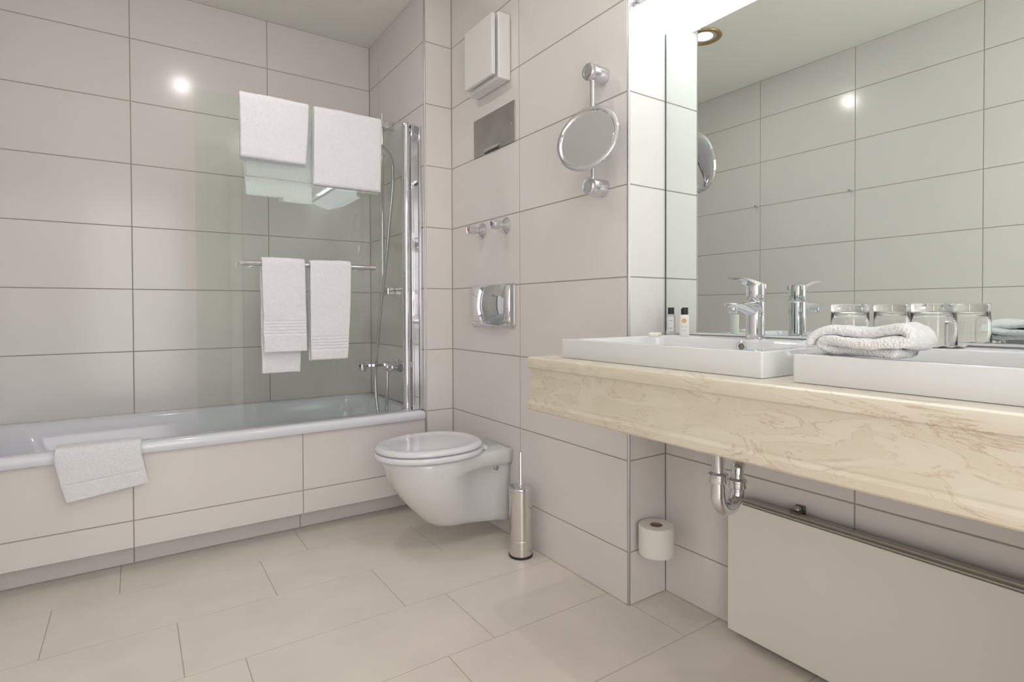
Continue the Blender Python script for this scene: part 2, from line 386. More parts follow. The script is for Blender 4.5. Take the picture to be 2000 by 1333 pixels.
# towel over the bath rim (slightly askew)
bm = bmesh.new()
prof = [(2.474, .305), (2.474, .470), (2.477, .482), (2.486, .488), (2.50, .4895), (2.545, .4895), (2.556, .484), (2.564, .470), (2.572, .40)]
cloth(bm, prof, lambda s: (-.202-.030*min(1, s/.40), .040-.022*min(1, s/.40)), .012, amp=.0028, seed=31, step=.002, ribs=[(.062, .004, -.5)])
for v in bm.verts:                                   # the hem slants: the left corner hangs lower
    if v.co.y < 2.50 and v.co.z < .47:
        f = (.47-v.co.z)/.165; v.co.z += f*((v.co.x+.2)/.24*.030-.003)
tag(link('bath_mat_towel', bm, TERRY, smooth='all'), 'white towel hanging over the front rim of the bathtub', 'towel')

# ------------------------------------------------------------------ shower set on the end wall
YSR = 2.905
sh = thing('shower_rail', 'chrome vertical shower rail on the tiled end wall above the bath', 'shower rail', (X2-.06, YSR, 1.5))
link('rail', tubed([(X2-.06, YSR, 1.035), (X2-.06, YSR, 2.03)], .0105, 20), CHROME, sh, smooth=True)
for z in (1.967, 1.072):
    link('bracket', boxes(((X2-.076, YSR-.024, z-.019), (X2-.001, YSR+.012, z+.019)), ((X2-.040, YSR-.030, z-.021), (X2-.033, YSR+.018, z+.021))), CHROME, sh, bevel=.002)
link('slider', boxes(((X2-.085, YSR-.018, 1.80), (X2-.042, YSR+.018, 1.84))), CHROME, sh, bevel=.004)
hs = thing('hand_shower', 'chrome hand shower in its slider behind the right folded towel, with long hose', 'hand shower', (X2-.10, YSR, 1.82))
link('handle', tubed([(X2-.092, YSR-.006, 1.875), (X2-.115, YSR, 1.83), (X2-.16, YSR+.004, 1.90)], [.011, .013, .012]), CHROME, hs, smooth=True)
link('spray_head', lathed([(.012, -.02), (.03, -.012), (.042, 0), (.040, .012), (.001, .014)], (X2-.185, YSR+.004, 1.935), (-.6, 0, -.8)), CHROME, hs, smooth=True)
def un(px, py, axis, val):
    d = fw+rt*((px-CX)/F)-up*((py-CY)/F); o = Vector((0, 0, HC)); return o+d*((val-o[axis])/d[axis])
hp = [(X2-.09, YSR-.004, 1.873)]+[tuple(un(a, b, 0, 1.075)) for a, b in [(762, 305), (767, 345), (765, 385), (760, 440), (755, 500), (747, 570), (740, 640), (735, 700), (733, 740), (736, 790)]]
xl, yl, zl = hp[-1]
hp += [(1.08, yl-.03, zl-.06), (1.085, yl-.10, zl-.05), (1.09, 2.80, .48), (1.092, 2.795, .56), (1.095, 2.80, .650)]
bm = bmesh.new(); sp = resample([tuple(p) for p in spline(hp, 12)], .004)[0]
tube(bm, [p for p, s in sp], [.0082+.0005*(i % 2) for i in range(len(sp))], 12)
link('hose', bm, mat('hose_metal', (.60, .61, .62), .25, 1), hs, smooth='all')

mx = thing('bath_mixer', 'chrome bath and shower mixer tap on the end wall above the rim', 'bath tap', (X2-.05, 2.79, .675))
link('body', tubed([(X2-.060, 2.885, .675), (X2-.060, 2.665, .675)], .020, 24), CHROME, mx, smooth=True)
for y in (2.86, 2.70):
    link('wall_mount', boxes(((X2-.016, y-.032, .643), (X2-.001, y+.032, .707)), ((X2-.056, y-.017, .658), (X2-.014, y+.017, .692))), CHROME, mx, bevel=.004)
link('spout', boxes(((X2-.205, 2.842, .669), (X2-.062, 2.874, .689)), ((X2-.205, 2.840, .652), (X2-.175, 2.876, .691))), CHROME, mx, bevel=.004)
link('knob', lathed([(.001, 0), (.018, 0), (.021, .004), (.021, .026), (.018, .030), (.001, .030)], (X2-.078, 2.755, .677), (-1, 0, 0)), CHROME, mx, smooth=True)
link('knob', lathed([(.001, 0), (.018, 0), (.021, .004), (.021, .024), (.018, .028), (.001, .028)], (X2-.078, 2.695, .677), (-1, 0, 0)), CHROME, mx, smooth=True)

# ------------------------------------------------------------------ toilet
YC = 2.088
wc = thing('toilet', 'white wall-hung toilet with closed lid on the tiled wall', 'toilet', (XA, YC, .09))
def ss(t): t = max(0, min(1, t)); return t*t*(3-2*t)
def wc_ring(z, xf, c, w, mid, r, xw=XA-.0005, n=15):
    half = []
    for k in range(n):                               # front ellipse, from the tip to the widest point
        a = PI/2*k/(n-1); half.append((c-(c-xf)*math.cos(a), w*math.sin(a)**.92, 0))
    for k in range(1, 12):                           # sides narrowing to the trunk and out to the wall
        t = k/11; x = c+(xw-c)*t
        y = w+(mid-w)*ss(t/.58)+(r-mid)*ss((t-.70)/.30); half.append((x, y, -.022*t*max(0, min(1, (.2-z)/.11))))
    P = [(x, YC-y, z+dz) for x, y, dz in half]+[(x, YC+y, z+dz) for x, y, dz in reversed(half)]
    return P[1:-1] if False else P[:-1]
bm = bmesh.new()
L = [(.0835, 1.05, 1.14, .050, .055, .070), (.084, 1.02, 1.13, .066, .072, .088), (.090, .995, 1.12, .080, .080, .094), (.112, .966, 1.10, .096, .082, .098), (.15, .930, 1.075, .114, .082, .100),
     (.19, .894, 1.05, .131, .080, .101), (.23, .862, 1.03, .147, .077, .102), (.27, .836, 1.015, .159, .076, .104), (.298, .824, 1.01, .164, .080, .107), (.312, .819, 1.008, .167, .094, .112), (.320, .817, 1.006, .168, .122, .121), (.330, .814, 1.004, .170, .130, .123),
     (.35, .806, 1.0, .173, .133, .124), (.372, .798, 1.0, .176, .134, .124), (.379, .802, 1.0, .172, .130, .121), (.382, .815, 1.0, .160, .118, .112)]
loft(bm, [wc_ring(*l) for l in L])
link('bowl', bm, CERAM, wc, smooth='all')
def egg(x0, x1, c, b, z, n=48, dy=0):
    out = []
    for k in range(n):
        a = 2*PI*k/n; ca, sa = math.cos(a), math.sin(a)
        if ca < 0: x, y = c+(c-x0)*ca, b*(abs(sa)**.95)*(1 if sa > 0 else -1)
        else: x, y = c+(x1-c)*(abs(ca)**.8), b*(abs(sa)**.9)*(1 if sa > 0 else -1)
        out.append((x, YC+y+dy, z))
    return out
def eggs(bm, x0, x1, c, b, prof): loft(bm, [egg(x0+i, x1-i, c, b-i, z) for i, z in prof])
bm = bmesh.new(); eggs(bm, .770, 1.215, 1.0, .187, [(.02, .3835), (.004, .384), (.0, .389), (.0, .398), (.003, .4035), (.010, .406), (.03, .406)])
link('seat', bm, SEATM, wc, smooth='all')
bm = bmesh.new(); eggs(bm, .774, 1.212, 1.0, .183, [(.022, .4065), (.020, .4095), (.004, .4100), (.0, .413), (.0, .419), (.003, .425), (.010, .4295), (.020, .4315), (.034, .430), (.046, .4265), (.06, .4255), (.10, .427), (.15, .428)])
link('lid', bm, SEATM, wc, smooth='all')
for dy in (-.075, .075):
    link('hinge', lathed([(.009, -.02), (.010, -.018), (.010, .018), (.009, .02)], (1.207, YC+dy, .3925), (0, 1, 0), n=20), SEATM, wc, smooth=True)
link('fixing_bolt', lathed([(.001, 0), (.010, 0), (.010, .012), (.006, .016), (.001, .016)], (1.262, YC-.082, .298), (0, -1, 0), n=16), STEEL, wc, smooth=True)

# toilet brush
tb = thing('toilet_brush', 'polished steel toilet brush holder standing on the floor beside the toilet', 'toilet brush', (1.25, 1.80, 0))
link('base', lathed([(.001, 0), (.0465, 0), (.0475, .003), (.0475, .009), (.001, .009)], (1.25, 1.80, .0)), RUBBER, tb, smooth=True)
link('holder', lathed([(.001, .009), (.0455, .009), (.0455, .068), (.0445, .069), (.0445, .0715), (.0455, .0725), (.0455, .262), (.001, .262)], (1.25, 1.80, .0), n=40), mat('polished_steel', (.74, .72, .70), .16, 1), tb, smooth=True)
link('lid', lathed([(.001, .262), (.0465, .262), (.0472, .264), (.0472, .270), (.0455, .273), (.012, .2745), (.001, .2745)], (1.25, 1.80, .0), n=40), CHROME, tb, smooth=True)
link('handle', lathed([(.011, .274), (.0085, .279), (.0068, .284), (.0068, .405), (.0060, .409), (.001, .410)], (1.25, 1.80, .0), n=20), CHROME, tb, smooth=True)

# flush plate
fp = thing('flush_plate', 'polished chrome flush plate on the wall above the toilet', 'flush plate', (XA, 2.115, .985))
def plate_ring(y0, y1, z0, z1, x, r=.012): return [(x, a, b) for a, b in rrect((y0+y1)/2, (z0+z1)/2, (y1-y0)/2, (z1-z0)/2, r, 5)]
bm = bmesh.new()
loft(bm, [plate_ring(1.937, 2.297, .893, 1.080, XA-.001, .014), plate_ring(1.935, 2.300, .892, 1.081, XA-.004, .014), plate_ring(1.939, 2.296, .896, 1.078, XA-.009, .014), plate_ring(1.946, 2.288, .904, 1.070, XA-.010, .012)])
link('frame', bm, CHROME, fp, smooth=True)
bm = bmesh.new(); rows = []
for i in range(25):                                  # bulging push panel
    t = i/24; y = 1.966+.322*t; h = .012+.026*math.sin(PI*min(1, t*1.0))**.55 if 0 < t < 1 else .010
    rows.append([(XA-.009, y, .915), (XA-h+.003, y, .915), (XA-h, y, .919), (XA-h-.002, y, .99), (XA-h, y, 1.070), (XA-h+.004, y, 1.076), (XA-.009, y, 1.076)])
loft(bm, rows); link('push_panel', bm, CHROME, fp, smooth=True, angle=55)
bm = bmesh.new(); rows = []
for i in range(25):
    t = i/24; y = 1.964+.326*t; h = .012+.022*math.sin(PI*t)**.55 if 0 < t < 1 else .010
    rows.append([(XA-.009, y, .897), (XA-h*.6, y, .897), (XA-h+.003, y, .901), (XA-h, y, .9125), (XA-.009, y, .9125)])
loft(bm, rows); link('lower_lip', bm, CHROME, fp, smooth=True, angle=55)

# stop valves
for y, mk, lab in ((2.207, RED, 'chrome stop valve with red marker on the wall, the left of the two'), (2.007, BLUE, 'chrome stop valve with blue marker on the wall, the right of the two')):
    v = thing('stop_valve', lab, 'valve', (XA, y, 1.331), 'chrome stop valves on the wall above the flush plate')
    link('rosette', lathed([(.036, .0005), (.036, .004), (.033, .006), (.020, .018), (.014, .021), (.001, .021)], (XA, y, 1.331), (-1, 0, 0)), CHROME, v, smooth=True, angle=25)
    link('stem', lathed([(.013, .018), (.013, .034), (.016, .035), (.016, .040), (.001, .040)], (XA, y, 1.331), (-1, 0, 0), n=24), CHROME, v, smooth=True)
    bm = bmesh.new(); n = 40; rr = lambda k, r: r*(1-.07*(k % 10 in (0, 1)))
    rings = []
    for r, h in ((.0175, .038), (.0195, .041), (.0200, .068), (.0185, .074), (.013, .0755)):
        rings.append([(XA-h, y+rr(k, r)*math.cos(2*PI*k/n), 1.331+rr(k, r)*math.sin(2*PI*k/n)) for k in range(n)])
    loft(bm, rings); kn = link('knob', bm, CHROME, v, smooth=True)
    link('marker', lathed([(.001, .0755), (.0075, .0755), (.0075, .0765), (.001, .0765)], (XA, y, 1.331), (-1, 0, 0), n=20), mk, kn)
    link('cap_centre', lathed([(.001, .0765), (.0035, .0765), (.0035, .0770), (.001, .0770)], (XA, y, 1.331), (-1, 0, 0), n=16), CHROME, kn)

# extractor fan cover
fan = thing('ventilation_fan', 'square white ventilation fan with raised cover high on the wall', 'ventilation fan', (XA, 2.10, 2.075))
link('housing', boxes(((XA-.062, 1.966, 1.936), (XA-.001, 2.236, 2.212))), WPLAST, fan, bevel=.007, seg=3)
link('spacer', boxes(((XA-.074, 2.00, 1.97), (XA-.060, 2.19, 2.18))), DARK, fan)
link('cover', boxes(((XA-.090, 1.974, 1.948), (XA-.072, 2.206, 2.203))), WPLAST, fan, bevel=.004)
# steel hatch
ht = thing('access_plate', 'brushed steel access plate on the wall below the ventilation fan', 'access plate', (XA, 2.104, 1.76))
pl = link('plate', boxes(((XA-.0045, 1.936, 1.673), (XA-.0005, 2.273, 1.846))), STEEL, ht, bevel=.001)
link('slot', boxes(((XA-.006, 2.060, 1.6735), (XA-.0044, 2.175, 1.678))), DARK, pl)
bm = bmesh.new(); pr_ = [(XA-.0045, 1.692), (XA-.0075, 1.684), (XA-.015, 1.679), (XA-.0155, 1.681), (XA-.009, 1.687), (XA-.006, 1.694)]
loft(bm, [[(a, 2.055, b) for a, b in pr_], [(a, 2.168, b) for a, b in pr_]]); link('finger_lip', bm, SATIN, pl)
for y in (1.955, 2.256):
    link('screw', lathed([(.001, 0), (.0045, 0), (.004, .002), (.001, .0025)], (XA-.0045, y, 1.752), (-1, 0, 0), n=16), CHROME, ht, smooth=True)

# ------------------------------------------------------------------ cosmetic mirror
cm = thing('shaving_mirror', 'round chrome shaving mirror on a vertical bar between two wall mounts', 'mirror', (XA, 1.403, 1.57))
YM = 1.403
for z in (1.758, 1.379):
    link('wall_mount', lathed([(.0285, .0005), (.0285, .060), (.0275, .062), (.0285, .064), (.0285, .072), (.025, .076), (.018, .0765), (.0175, .0745), (.001, .0745)], (XA, YM, z), (-1, 0, 0), n=36), SATIN if False else CHROME, cm, smooth=True)
link('bar', tubed([(XA-.052, YM, 1.37), (XA-.052, YM, 1.765)], .0085, 20), CHROME, cm, smooth=True)
cpos = un(1147.5, 271.5, 0, XA-.098)
view = (Vector((0, 0, HC))-cpos).normalized(); side = view.cross(Vector((0, 0, 1))).normalized()*-1  # points to picture right
upv = side.cross(view)*-1
if upv.z < 0: upv = -upv
if side.dot(rt) < 0: side = -side
nrm = (view*math.cos(math.radians(42.5))+(upv-side).normalized()*math.sin(math.radians(42.5))).normalized()
R = .1135
link('frame', lathed([(.03, -.012), (R-.03, -.010), (R-.004, -.006), (R, -.002), (R, .006), (R-.003, .009), (R-.012, .010), (R-.016, .0065), (R-.0175, .0035), (.03, .0035)], cpos, nrm, n=72), CHROME, cm, smooth=True)
bm = bmesh.new(); lathe(bm, [(R-.0175, .0036), (R-.03, .0030), (.05, .0018), (.001, .0014)], cpos, nrm, n=72, cap0=False)
link('mirror_glass', bm, MIRROR2, cm, smooth='all')
hub = cpos-nrm*.012
link('joint', tubed([hub+nrm*.001, hub-nrm*.012, Vector((XA-.066, YM+.002, hub.z+.0)), Vector((XA-.052, YM, hub.z+.0))], [.022, .014, .008, .008]), CHROME, cm, smooth=True)

# ------------------------------------------------------------------ vanity counter
ct = thing('vanity_counter', 'cream marble vanity counter with deep moulded front under the mirror', 'counter', (1.2, .55, .68))
YF, YB0 = YE-.004, -.178
prof = [(.921, .686), (.917, .690), (.9155, .705), (.918, .712), (.924, .7155), (.926, .722), (.926, .794), (.922, .803), (.9165, .807), (.9155, .812), (.9155, .826), (.918, .832), (.924, .835), (.975, .835), (.975, .81), (.946, .81), (.946, .686)]
bm = bmesh.new(); loft(bm, [[(a, YF, b) for a, b in prof], [(a, YB0, b) for a, b in prof]])
link('front_moulding', bm, MARBLE, ct, smooth=True, angle=25)
hs1 = [(.630, 1.195), (-.032, .532)]
bm = boxes(((.9755, YB0, .806), (1.010, YF, .835)), ((1.440, YB0, .806), (XM+.001, YF, .835)), ((1.010, hs1[0][1], .806), (1.440, YF, .835)), ((1.010, hs1[1][1], .806), (1.440, hs1[0][0], .835)), ((1.010, YB0, .806), (1.440, hs1[1][0], .835)))
link('top_slab', bm, MARBLE, ct)

def make_sink(y0, y1, label):
    sk = thing('washbasin', label, 'sink', (1.23, (y0+y1)/2, .836), 'white rectangular washbasins on the marble counter')
    x0, x1, zt, zb = .985, 1.4930, .8865, .8358
    cx, cy, hx, hy = (x0+x1)/2, (y0+y1)/2, (x1-x0)/2, (y1-y0)/2
    ix0, ix1 = x0+.018, 1.338; icx, ihx, ihy = (ix0+ix1)/2, (ix1-ix0)/2, hy-.040
    R2 = lambda c, d, a, b, r, z: [(x, y, z) for x, y in rrect(c, d, a, b, r, 6)]
    bm = bmesh.new()
    loft(bm, [R2(cx, cy, hx-.03, hy-.03, .01, zb), R2(cx, cy, hx, hy, .004, zb), R2(cx, cy, hx, hy, .004, zt-.002), R2(cx, cy, hx-.0006, hy-.0006, .004, zt-.0006), R2(cx, cy, hx-.002, hy-.002, .004, zt),
              R2(icx, cy, ihx+.002, ihy+.002, .022, zt), R2(icx, cy, ihx, ihy, .022, zt-.0015), R2(icx, cy, ihx-.004, ihy-.004, .026, .850), R2(icx, cy, ihx-.012, ihy-.012, .035, .805), R2(icx, cy, ihx-.04, ihy-.05, .04, .788), R2(icx, cy, .03, .03, .029, .782)], cap0=False)
    link('basin', bm, CERAM, sk, smooth=True, angle=50)
    link('drain', lathed([(.001, 0), (.024, 0), (.028, .003), (.024, .005), (.001, .006)], (icx, cy, .7835)), CHROME, sk, smooth=True)
    ov = link('overflow_ring', lathed([(.0085, -.002), (.0130, 0), (.0135, .003), (.011, .0045), (.0085, .003)], (1.3345, cy-.026, .8685), (-1, 0, 0), cap0=False, cap1=False), CHROME, sk, smooth=True)
    link('overflow_hole', lathed([(.001, 0), (.0088, 0), (.0088, .001), (.001, .001)], (1.3350, cy-.026, .8685), (-1, 0, 0)), mat('overflow_depth', (.28, .27, .20), .6), ov)
    return sk
make_sink(.612, 1.215, 'white rectangular washbasin below the chrome tap, the left of the two')
make_sink(-.048, .553, 'white rectangular washbasin carrying the crumpled white cloth, nearest the right edge')

# basin tap
TX, TY, TZ = 1.393, .886, .8866
tp = thing('basin_tap', 'chrome single-lever basin tap on the left washbasin in front of the mirror', 'tap', (TX, TY, TZ))
link('body', lathed([(.0265, 0), (.0265, .003), (.0245, .004), (.0240, .075), (.0238, .101), (.0225, .1025), (.001, .1025)], (TX, TY, TZ), n=40), CHROME, tp, smooth=True)
bm = bmesh.new(); rows = []
for i in range(13):
    t = i/12; x = TX-.006-.108*t; w = .021-.003*t; zt_ = TZ+.101-.004*t; th = .030*(1-t)**1.3+.012
    rows.append([(x, TY-w, zt_-.003), (x, TY-w+.003, zt_), (x, TY+w-.003, zt_), (x, TY+w, zt_-.003), (x, TY+w*.8, zt_-th*.75), (x, TY+w*.45, zt_-th), (x, TY-w*.45, zt_-th), (x, TY-w*.8, zt_-th*.75)])
xe = TX-.119; rows.append([(xe, TY-.012, TZ+.094), (xe, TY-.010, TZ+.0955), (xe, TY+.010, TZ+.0955), (xe, TY+.012, TZ+.094), (xe, TY+.010, TZ+.088), (xe, TY+.006, TZ+.087), (xe, TY-.006, TZ+.087), (xe, TY-.010, TZ+.088)])
loft(bm, rows); link('spout', bm, CHROME, tp, smooth=True, angle=50)
link('aerator', lathed([(.001, 0), (.0105, 0), (.0120, .002), (.0120, .016), (.001, .016)], (TX-.100, TY, TZ+.070), (.08, 0, 1), n=28), CHROME, tp, smooth=True)
cg = link('cartridge', lathed([(.0230, .1035), (.0238, .105), (.0238, .146), (.022, .1505), (.012, .153), (.001, .1535)], (TX, TY, TZ), n=40), CHROME, tp, smooth=True)
bm = bmesh.new(); rows = []
for i in range(15):
    t = i/14; x = TX+.016-.118*t; w = .0215-.006*t; z = TZ+.149+.016*math.sin(t*PI*.55)**1.2; th = .010*(1-t)+.0030
    rows.append([(x, TY-w, z-th), (x, TY-w, z-.001), (x, TY-w+.002, z), (x, TY+w-.002, z), (x, TY+w, z-.001), (x, TY+w, z-th)])
loft(bm, rows); link('lever', bm, CHROME, tp, smooth=True, angle=50)
link('indicator_dot', lathed([(.001, 0), (.004, 0), (.004, .001), (.001, .001)], (TX-.0236, TY, TZ+.126), (-1, 0, 0), n=16), GREYPL, cg)

# trap under the counter
tr = thing('drain_trap', 'chrome U-bend waste trap hanging below the marble counter', 'drain pipe', (1.24, .89, .5))
PX, PY = 1.237, .890; P2 = PX+.083
bm = bmesh.new(); tube(bm, [(PX, PY, .781), (PX, PY, .545)], .0160, 24); link('tailpiece', bm, CHROME, tr, smooth=True)
def collar(x, z): return lathed([(.0175, -.012), (.0215, -.010), (.0225, -.004), (.0225, .004), (.0250, .006), (.0250, .011), (.0215, .014), (.0170, .016)], (x, PY, z), n=28)
link('collar', collar(PX, .533), CHROME, tr, smooth=True)
link('collar', collar(P2, .504), CHROME, tr, smooth=True)
rc = (P2-PX)/2; zb = .487
u = [(PX, PY, .533), (PX, PY, .51)]+[(PX+rc-rc*math.cos(a), PY, zb-rc*1.0*math.sin(a)) for a in [PI*k/16 for k in range(17)]]+[(P2, PY, .504)]
link('u_bend', tubed(u, .0178, 24), CHROME, tr, smooth=True)
u = [(P2, PY, .508), (P2, PY, .530)]+[(P2+.045-.045*math.cos(a), PY, .530+.045*math.sin(a)) for a in [PI/2*k/10 for k in range(11)]]+[(XM-.008, PY, .575)]
link('outlet_pipe', tubed(u, .0160, 24), CHROME, tr, smooth=True)
link('wall_rosette', lathed([(.001, 0), (.034, 0), (.032, .006), (.02, .010), (.001, .010)], (XM+.0025, PY, .575), (-1, 0, 0)), CHROME, tr, smooth=True)

# white panel heater below
ph = thing('panel_heater', 'flat cream panel heater standing against the wall under the counter', 'heater', (1.46, .4, .2))
link('panel', boxes(((1.447, -.17, .020), (1.457, 1.008, .402))), RADM, ph, bevel=.0015)
link('body', boxes(((1.457, -.16, .04), (1.474, .995, .385))), ALUD, ph)
link('top_rail', boxes(((1.448, -.168, .404), (1.462, .968, .409)), ((1.458, -.168, .404), (1.462, .968, .416)), ((1.462, -.168, .411), (1.476, .968, .417))), ALUD, ph, bevel=.001)
for y in (.815, -.05):
    bm = boxes(((1.458, y-.012, .417), (XM+.002, y+.012, .421)), ((1.490, y-.012, .40), (XM+.002, y+.012, .432)), ((1.466, y+.010, .403), (1.488, y+.022, .4165)))
    link('bracket', bm, mat('dark_clip', (.16, .15, .13), .5, .3), ph, bevel=.001)
    link('bracket_screw', lathed([(.006, 0), (.0095, .002), (.0095, .008), (.005, .011), (.001, .011)], (1.479, y+.0, .421), n=18), ALUD, ph, smooth=True)

# toilet paper
RX, RY, RZ = 1.382, YE-.064, .228
hd = thing('paper_holder', 'small chrome upright holder on the niche wall carrying the paper roll', 'toilet roll holder', (RX, YE, RZ-.06))
bm = bmesh.new(); tube(bm, spline([(RX, YE-.0012, RZ-.058), (RX, YE-.03, RZ-.0585), (RX, RY+.008, RZ-.0585), (RX, RY, RZ-.052), (RX, RY, RZ+.03)], 6), .0045, 12); link('spindle', bm, CHROME, hd, smooth=True)
link('foot', lathed([(.001, 0), (.016, 0), (.016, .004), (.001, .005)], (RX, YE-.001, RZ-.058), (0, -1, 0)), CHROME, hd, smooth=True)
rl = thing('toilet_roll', 'white toilet paper roll standing upright on its holder in the niche', 'toilet paper', (RX, RY, RZ))
bm = bmesh.new(); n = 64
def rp(r, z, k):
    a = 2*PI*k/n; rr = r*(1+(.010 if r > .05 else 0)*max(0, math.sin(a*1+.4))**8*math.sin(z*60+1)); return (RX+rr*math.cos(a), RY+rr*math.sin(a), RZ+z)
prof = [(.020, -.047), (.0535, -.047), (.0555, -.0445)]+[(.0557, -.044+.088*i/8) for i in range(9)]+[(.0545, .0465), (.052, .047), (.022, .047), (.020, .046), (.020, -.047)]
R_ = [[bm.verts.new(rp(r, z, k)) for k in range(n)] for r, z in prof[:-1]]
for a, b in zip(R_, R_[1:]+R_[:1]):
    for i in range(n): bm.faces.new((a[i], a[(i+1) % n], b[(i+1) % n], b[i]))
link('paper', bm, PAPER, rl, smooth=True)
bm = bmesh.new(); 
Rr = [[bm.verts.new((RX+r*math.cos(2*PI*k/n), RY+r*math.sin(2*PI*k/n), RZ+z)) for k in range(n)] for r, z in [(.0198, -.0465), (.0198, .0465), (.0186, .0465), (.0186, -.0465)]]
for a, b in zip(Rr, Rr[1:]+Rr[:1]):
    for i in range(n): bm.faces.new((a[i], a[(i+1) % n], b[(i+1) % n], b[i]))
link('core', bm, CARD, rl, smooth=True)

# ------------------------------------------------------------------ big mirror and its light
mr = thing('wall_mirror', 'large frameless wall mirror above the washbasins', 'mirror', (XM, .55, .89))
link('mirror_glass', boxes(((XM, -.176, .8935), (XM+.0025, YE-.006, 1.899))), MIRROR, mr)
link('bottom_strip', boxes(((XM-.004, -.176, .8875), (XM+.0025, YE-.006, .8932))), mat('strip', (.85, .88, .87), .15), mr)
link('edge_seal', boxes(((XM-.0005, YE-.0062, .8935), (XM+.0025, YE-.0015, 1.899))), mat('seal', (.12, .14, .13), .5), mr)
lf = thing('mirror_light', 'long white light fitting with glowing slanted diffuser over the mirror', 'light fitting', (1.42, .55, 1.95))
bm = bmesh.new(); q = [(XM+.002, 1.9005), (1.356, 1.948), (1.356, 1.953), (XM+.002, 1.9055)]
EM = mat('lit_diffuser', (.9, .92, .93), .5, emis=((.86, .97, 1.0), DIFFUSER))
loft(bm, [[(a, YE-.004, b) for a, b in q], [(a, -.174, b) for a, b in q]]); link('diffuser', bm, EM, lf)
bm = bmesh.new(); q = [(XM+.002, 1.907), (1.358, 1.955), (1.353, 1.948), (1.349, 1.951), (1.349, 1.968), (1.43, 2.02), (XM+.002, 2.02)]
loft(bm, [[(a, YE-.004, b) for a, b in q], [(a, -.174, b) for a, b in q]]); link('housing', bm, WCOAT, lf, smooth=True, angle=20)
bm = boxes(((1.38, -.16, 2.0205), (1.47, YE-.02, 2.024)))
link('upper_diffuser', bm, mat('lit_upper_diffuser', (.9, .92, .93), .5, emis=((.86, .97, 1.0), UPLIGHT)), lf)
link('end_clip', lathed([(.001, 0), (.009, 0), (.010, .002), (.010, .016), (.008, .019), (.001, .019)], (1.347, YE-.023, 1.957), (0, 1, 0), n=20), ALU, lf, smooth=True)

# recessed downlights; the second is an unseen lamp added for more light
GD = 'round brass-rimmed downlights recessed in the ceiling'
for i, (x, y, lab) in enumerate(((.285, 2.05, 'round brass-rimmed ceiling downlight seen reflected at the mirror\'s upper left corner'), (.85, .75, 'added brass-rimmed fill downlight above the washbasin front edge, out of view'))):
    dl = thing('ceiling_downlight', lab, 'ceiling light', (x, y, CEIL), GD)
    link('rim', lathed([(.070, -.001), (.098, -.001), (.100, -.004), (.098, -.008), (.082, -.011), (.076, -.008), (.072, -.003)], (x, y, CEIL), cap0=False, cap1=False, n=48), GOLD, dl, smooth=True)
    link('reflector', lathed([(.074, -.003), (.070, -.0022), (.060, -.0018), (.052, -.0015)], (x, y, CEIL), cap0=False, cap1=False, n=48), CHROME, dl, smooth='all')
    link('lamp', lathed([(.052, -.0016), (.050, -.004), (.03, -.006), (.001, -.0065)], (x, y, CEIL), n=40), mat('lit_lamp', (.9, .9, .9), .5, emis=((.95, .93, 1), 1.1)), dl, smooth='all')
    L_ = bpy.data.lights.new('downlight_lamp', 'AREA'); L_.shape = 'DISK'; L_.size = .035; L_.energy = DOWN_POWER; L_.color = (1, .96, .92)
    lo = bpy.data.objects.new('downlight_lamp', L_); COL.objects.link(lo); lo.parent = dl; lo.location = (0, 0, -.013)

# ------------------------------------------------------------------ small things on the washbasins
ZD = .8869
def tumbler(x, y, h, r, label):
    t_ = thing('drinking_glass', label, 'glass', (x, y, ZD), 'clear tumblers standing upside down by the mirror')
    bm = bmesh.new()
    o = [(r, 0), (r+.0006, .002), (r*.985, h*.35), (r*.955, h*.80), (r*.955, h*.83), (r*.975, h*.86), (r*.96, h*.985), (r*.93, h), (.001, h)]
    i_ = [(.001, h*.815), (r*.80, h*.80), (r*.90, h*.76), (r*.925, h*.5), (r*.945, .002), (r*.965, 0)]
    lathe(bm, o+i_+[(r, 0)], (x, y, ZD), n=48, cap0=False, cap1=False)
    bmesh.ops.remove_doubles(bm, verts=bm.verts, dist=1e-6)
    link('tumbler', bm, TUMBLER, t_, smooth=True, angle=50)
tumbler(1.388, .641, .0925, .0405, 'upside-down clear tumbler by the mirror, left one behind the crumpled cloth')
tumbler(1.395, .478, .0925, .0415, 'upside-down clear tumbler by the mirror, right one on the white paper doily')
# doily
bm = bmesh.new(); n = 72; rings = []
for r, z in ((.03, .0004), (.046, .0006), (.054, .0022), (.0565, .0034)):
    rings.append([(1.395+r*math.cos(2*PI*k/n)*.98, .478+r*math.sin(2*PI*k/n), ZD-.0003+z+(.0018*math.sin(k*2*PI/6)+.0012 if r > .045 else 0)) for k in range(n)])
loft(bm, rings, cap0=True, cap1=False)
do = link('paper_doily', bm, PAPER, smooth='all'); sm = do.modifiers.new('s', 'SOLIDIFY'); sm.thickness = .0006; sm.offset = 1
tag(do, 'ruffled white paper doily under the right tumbler', 'doily')

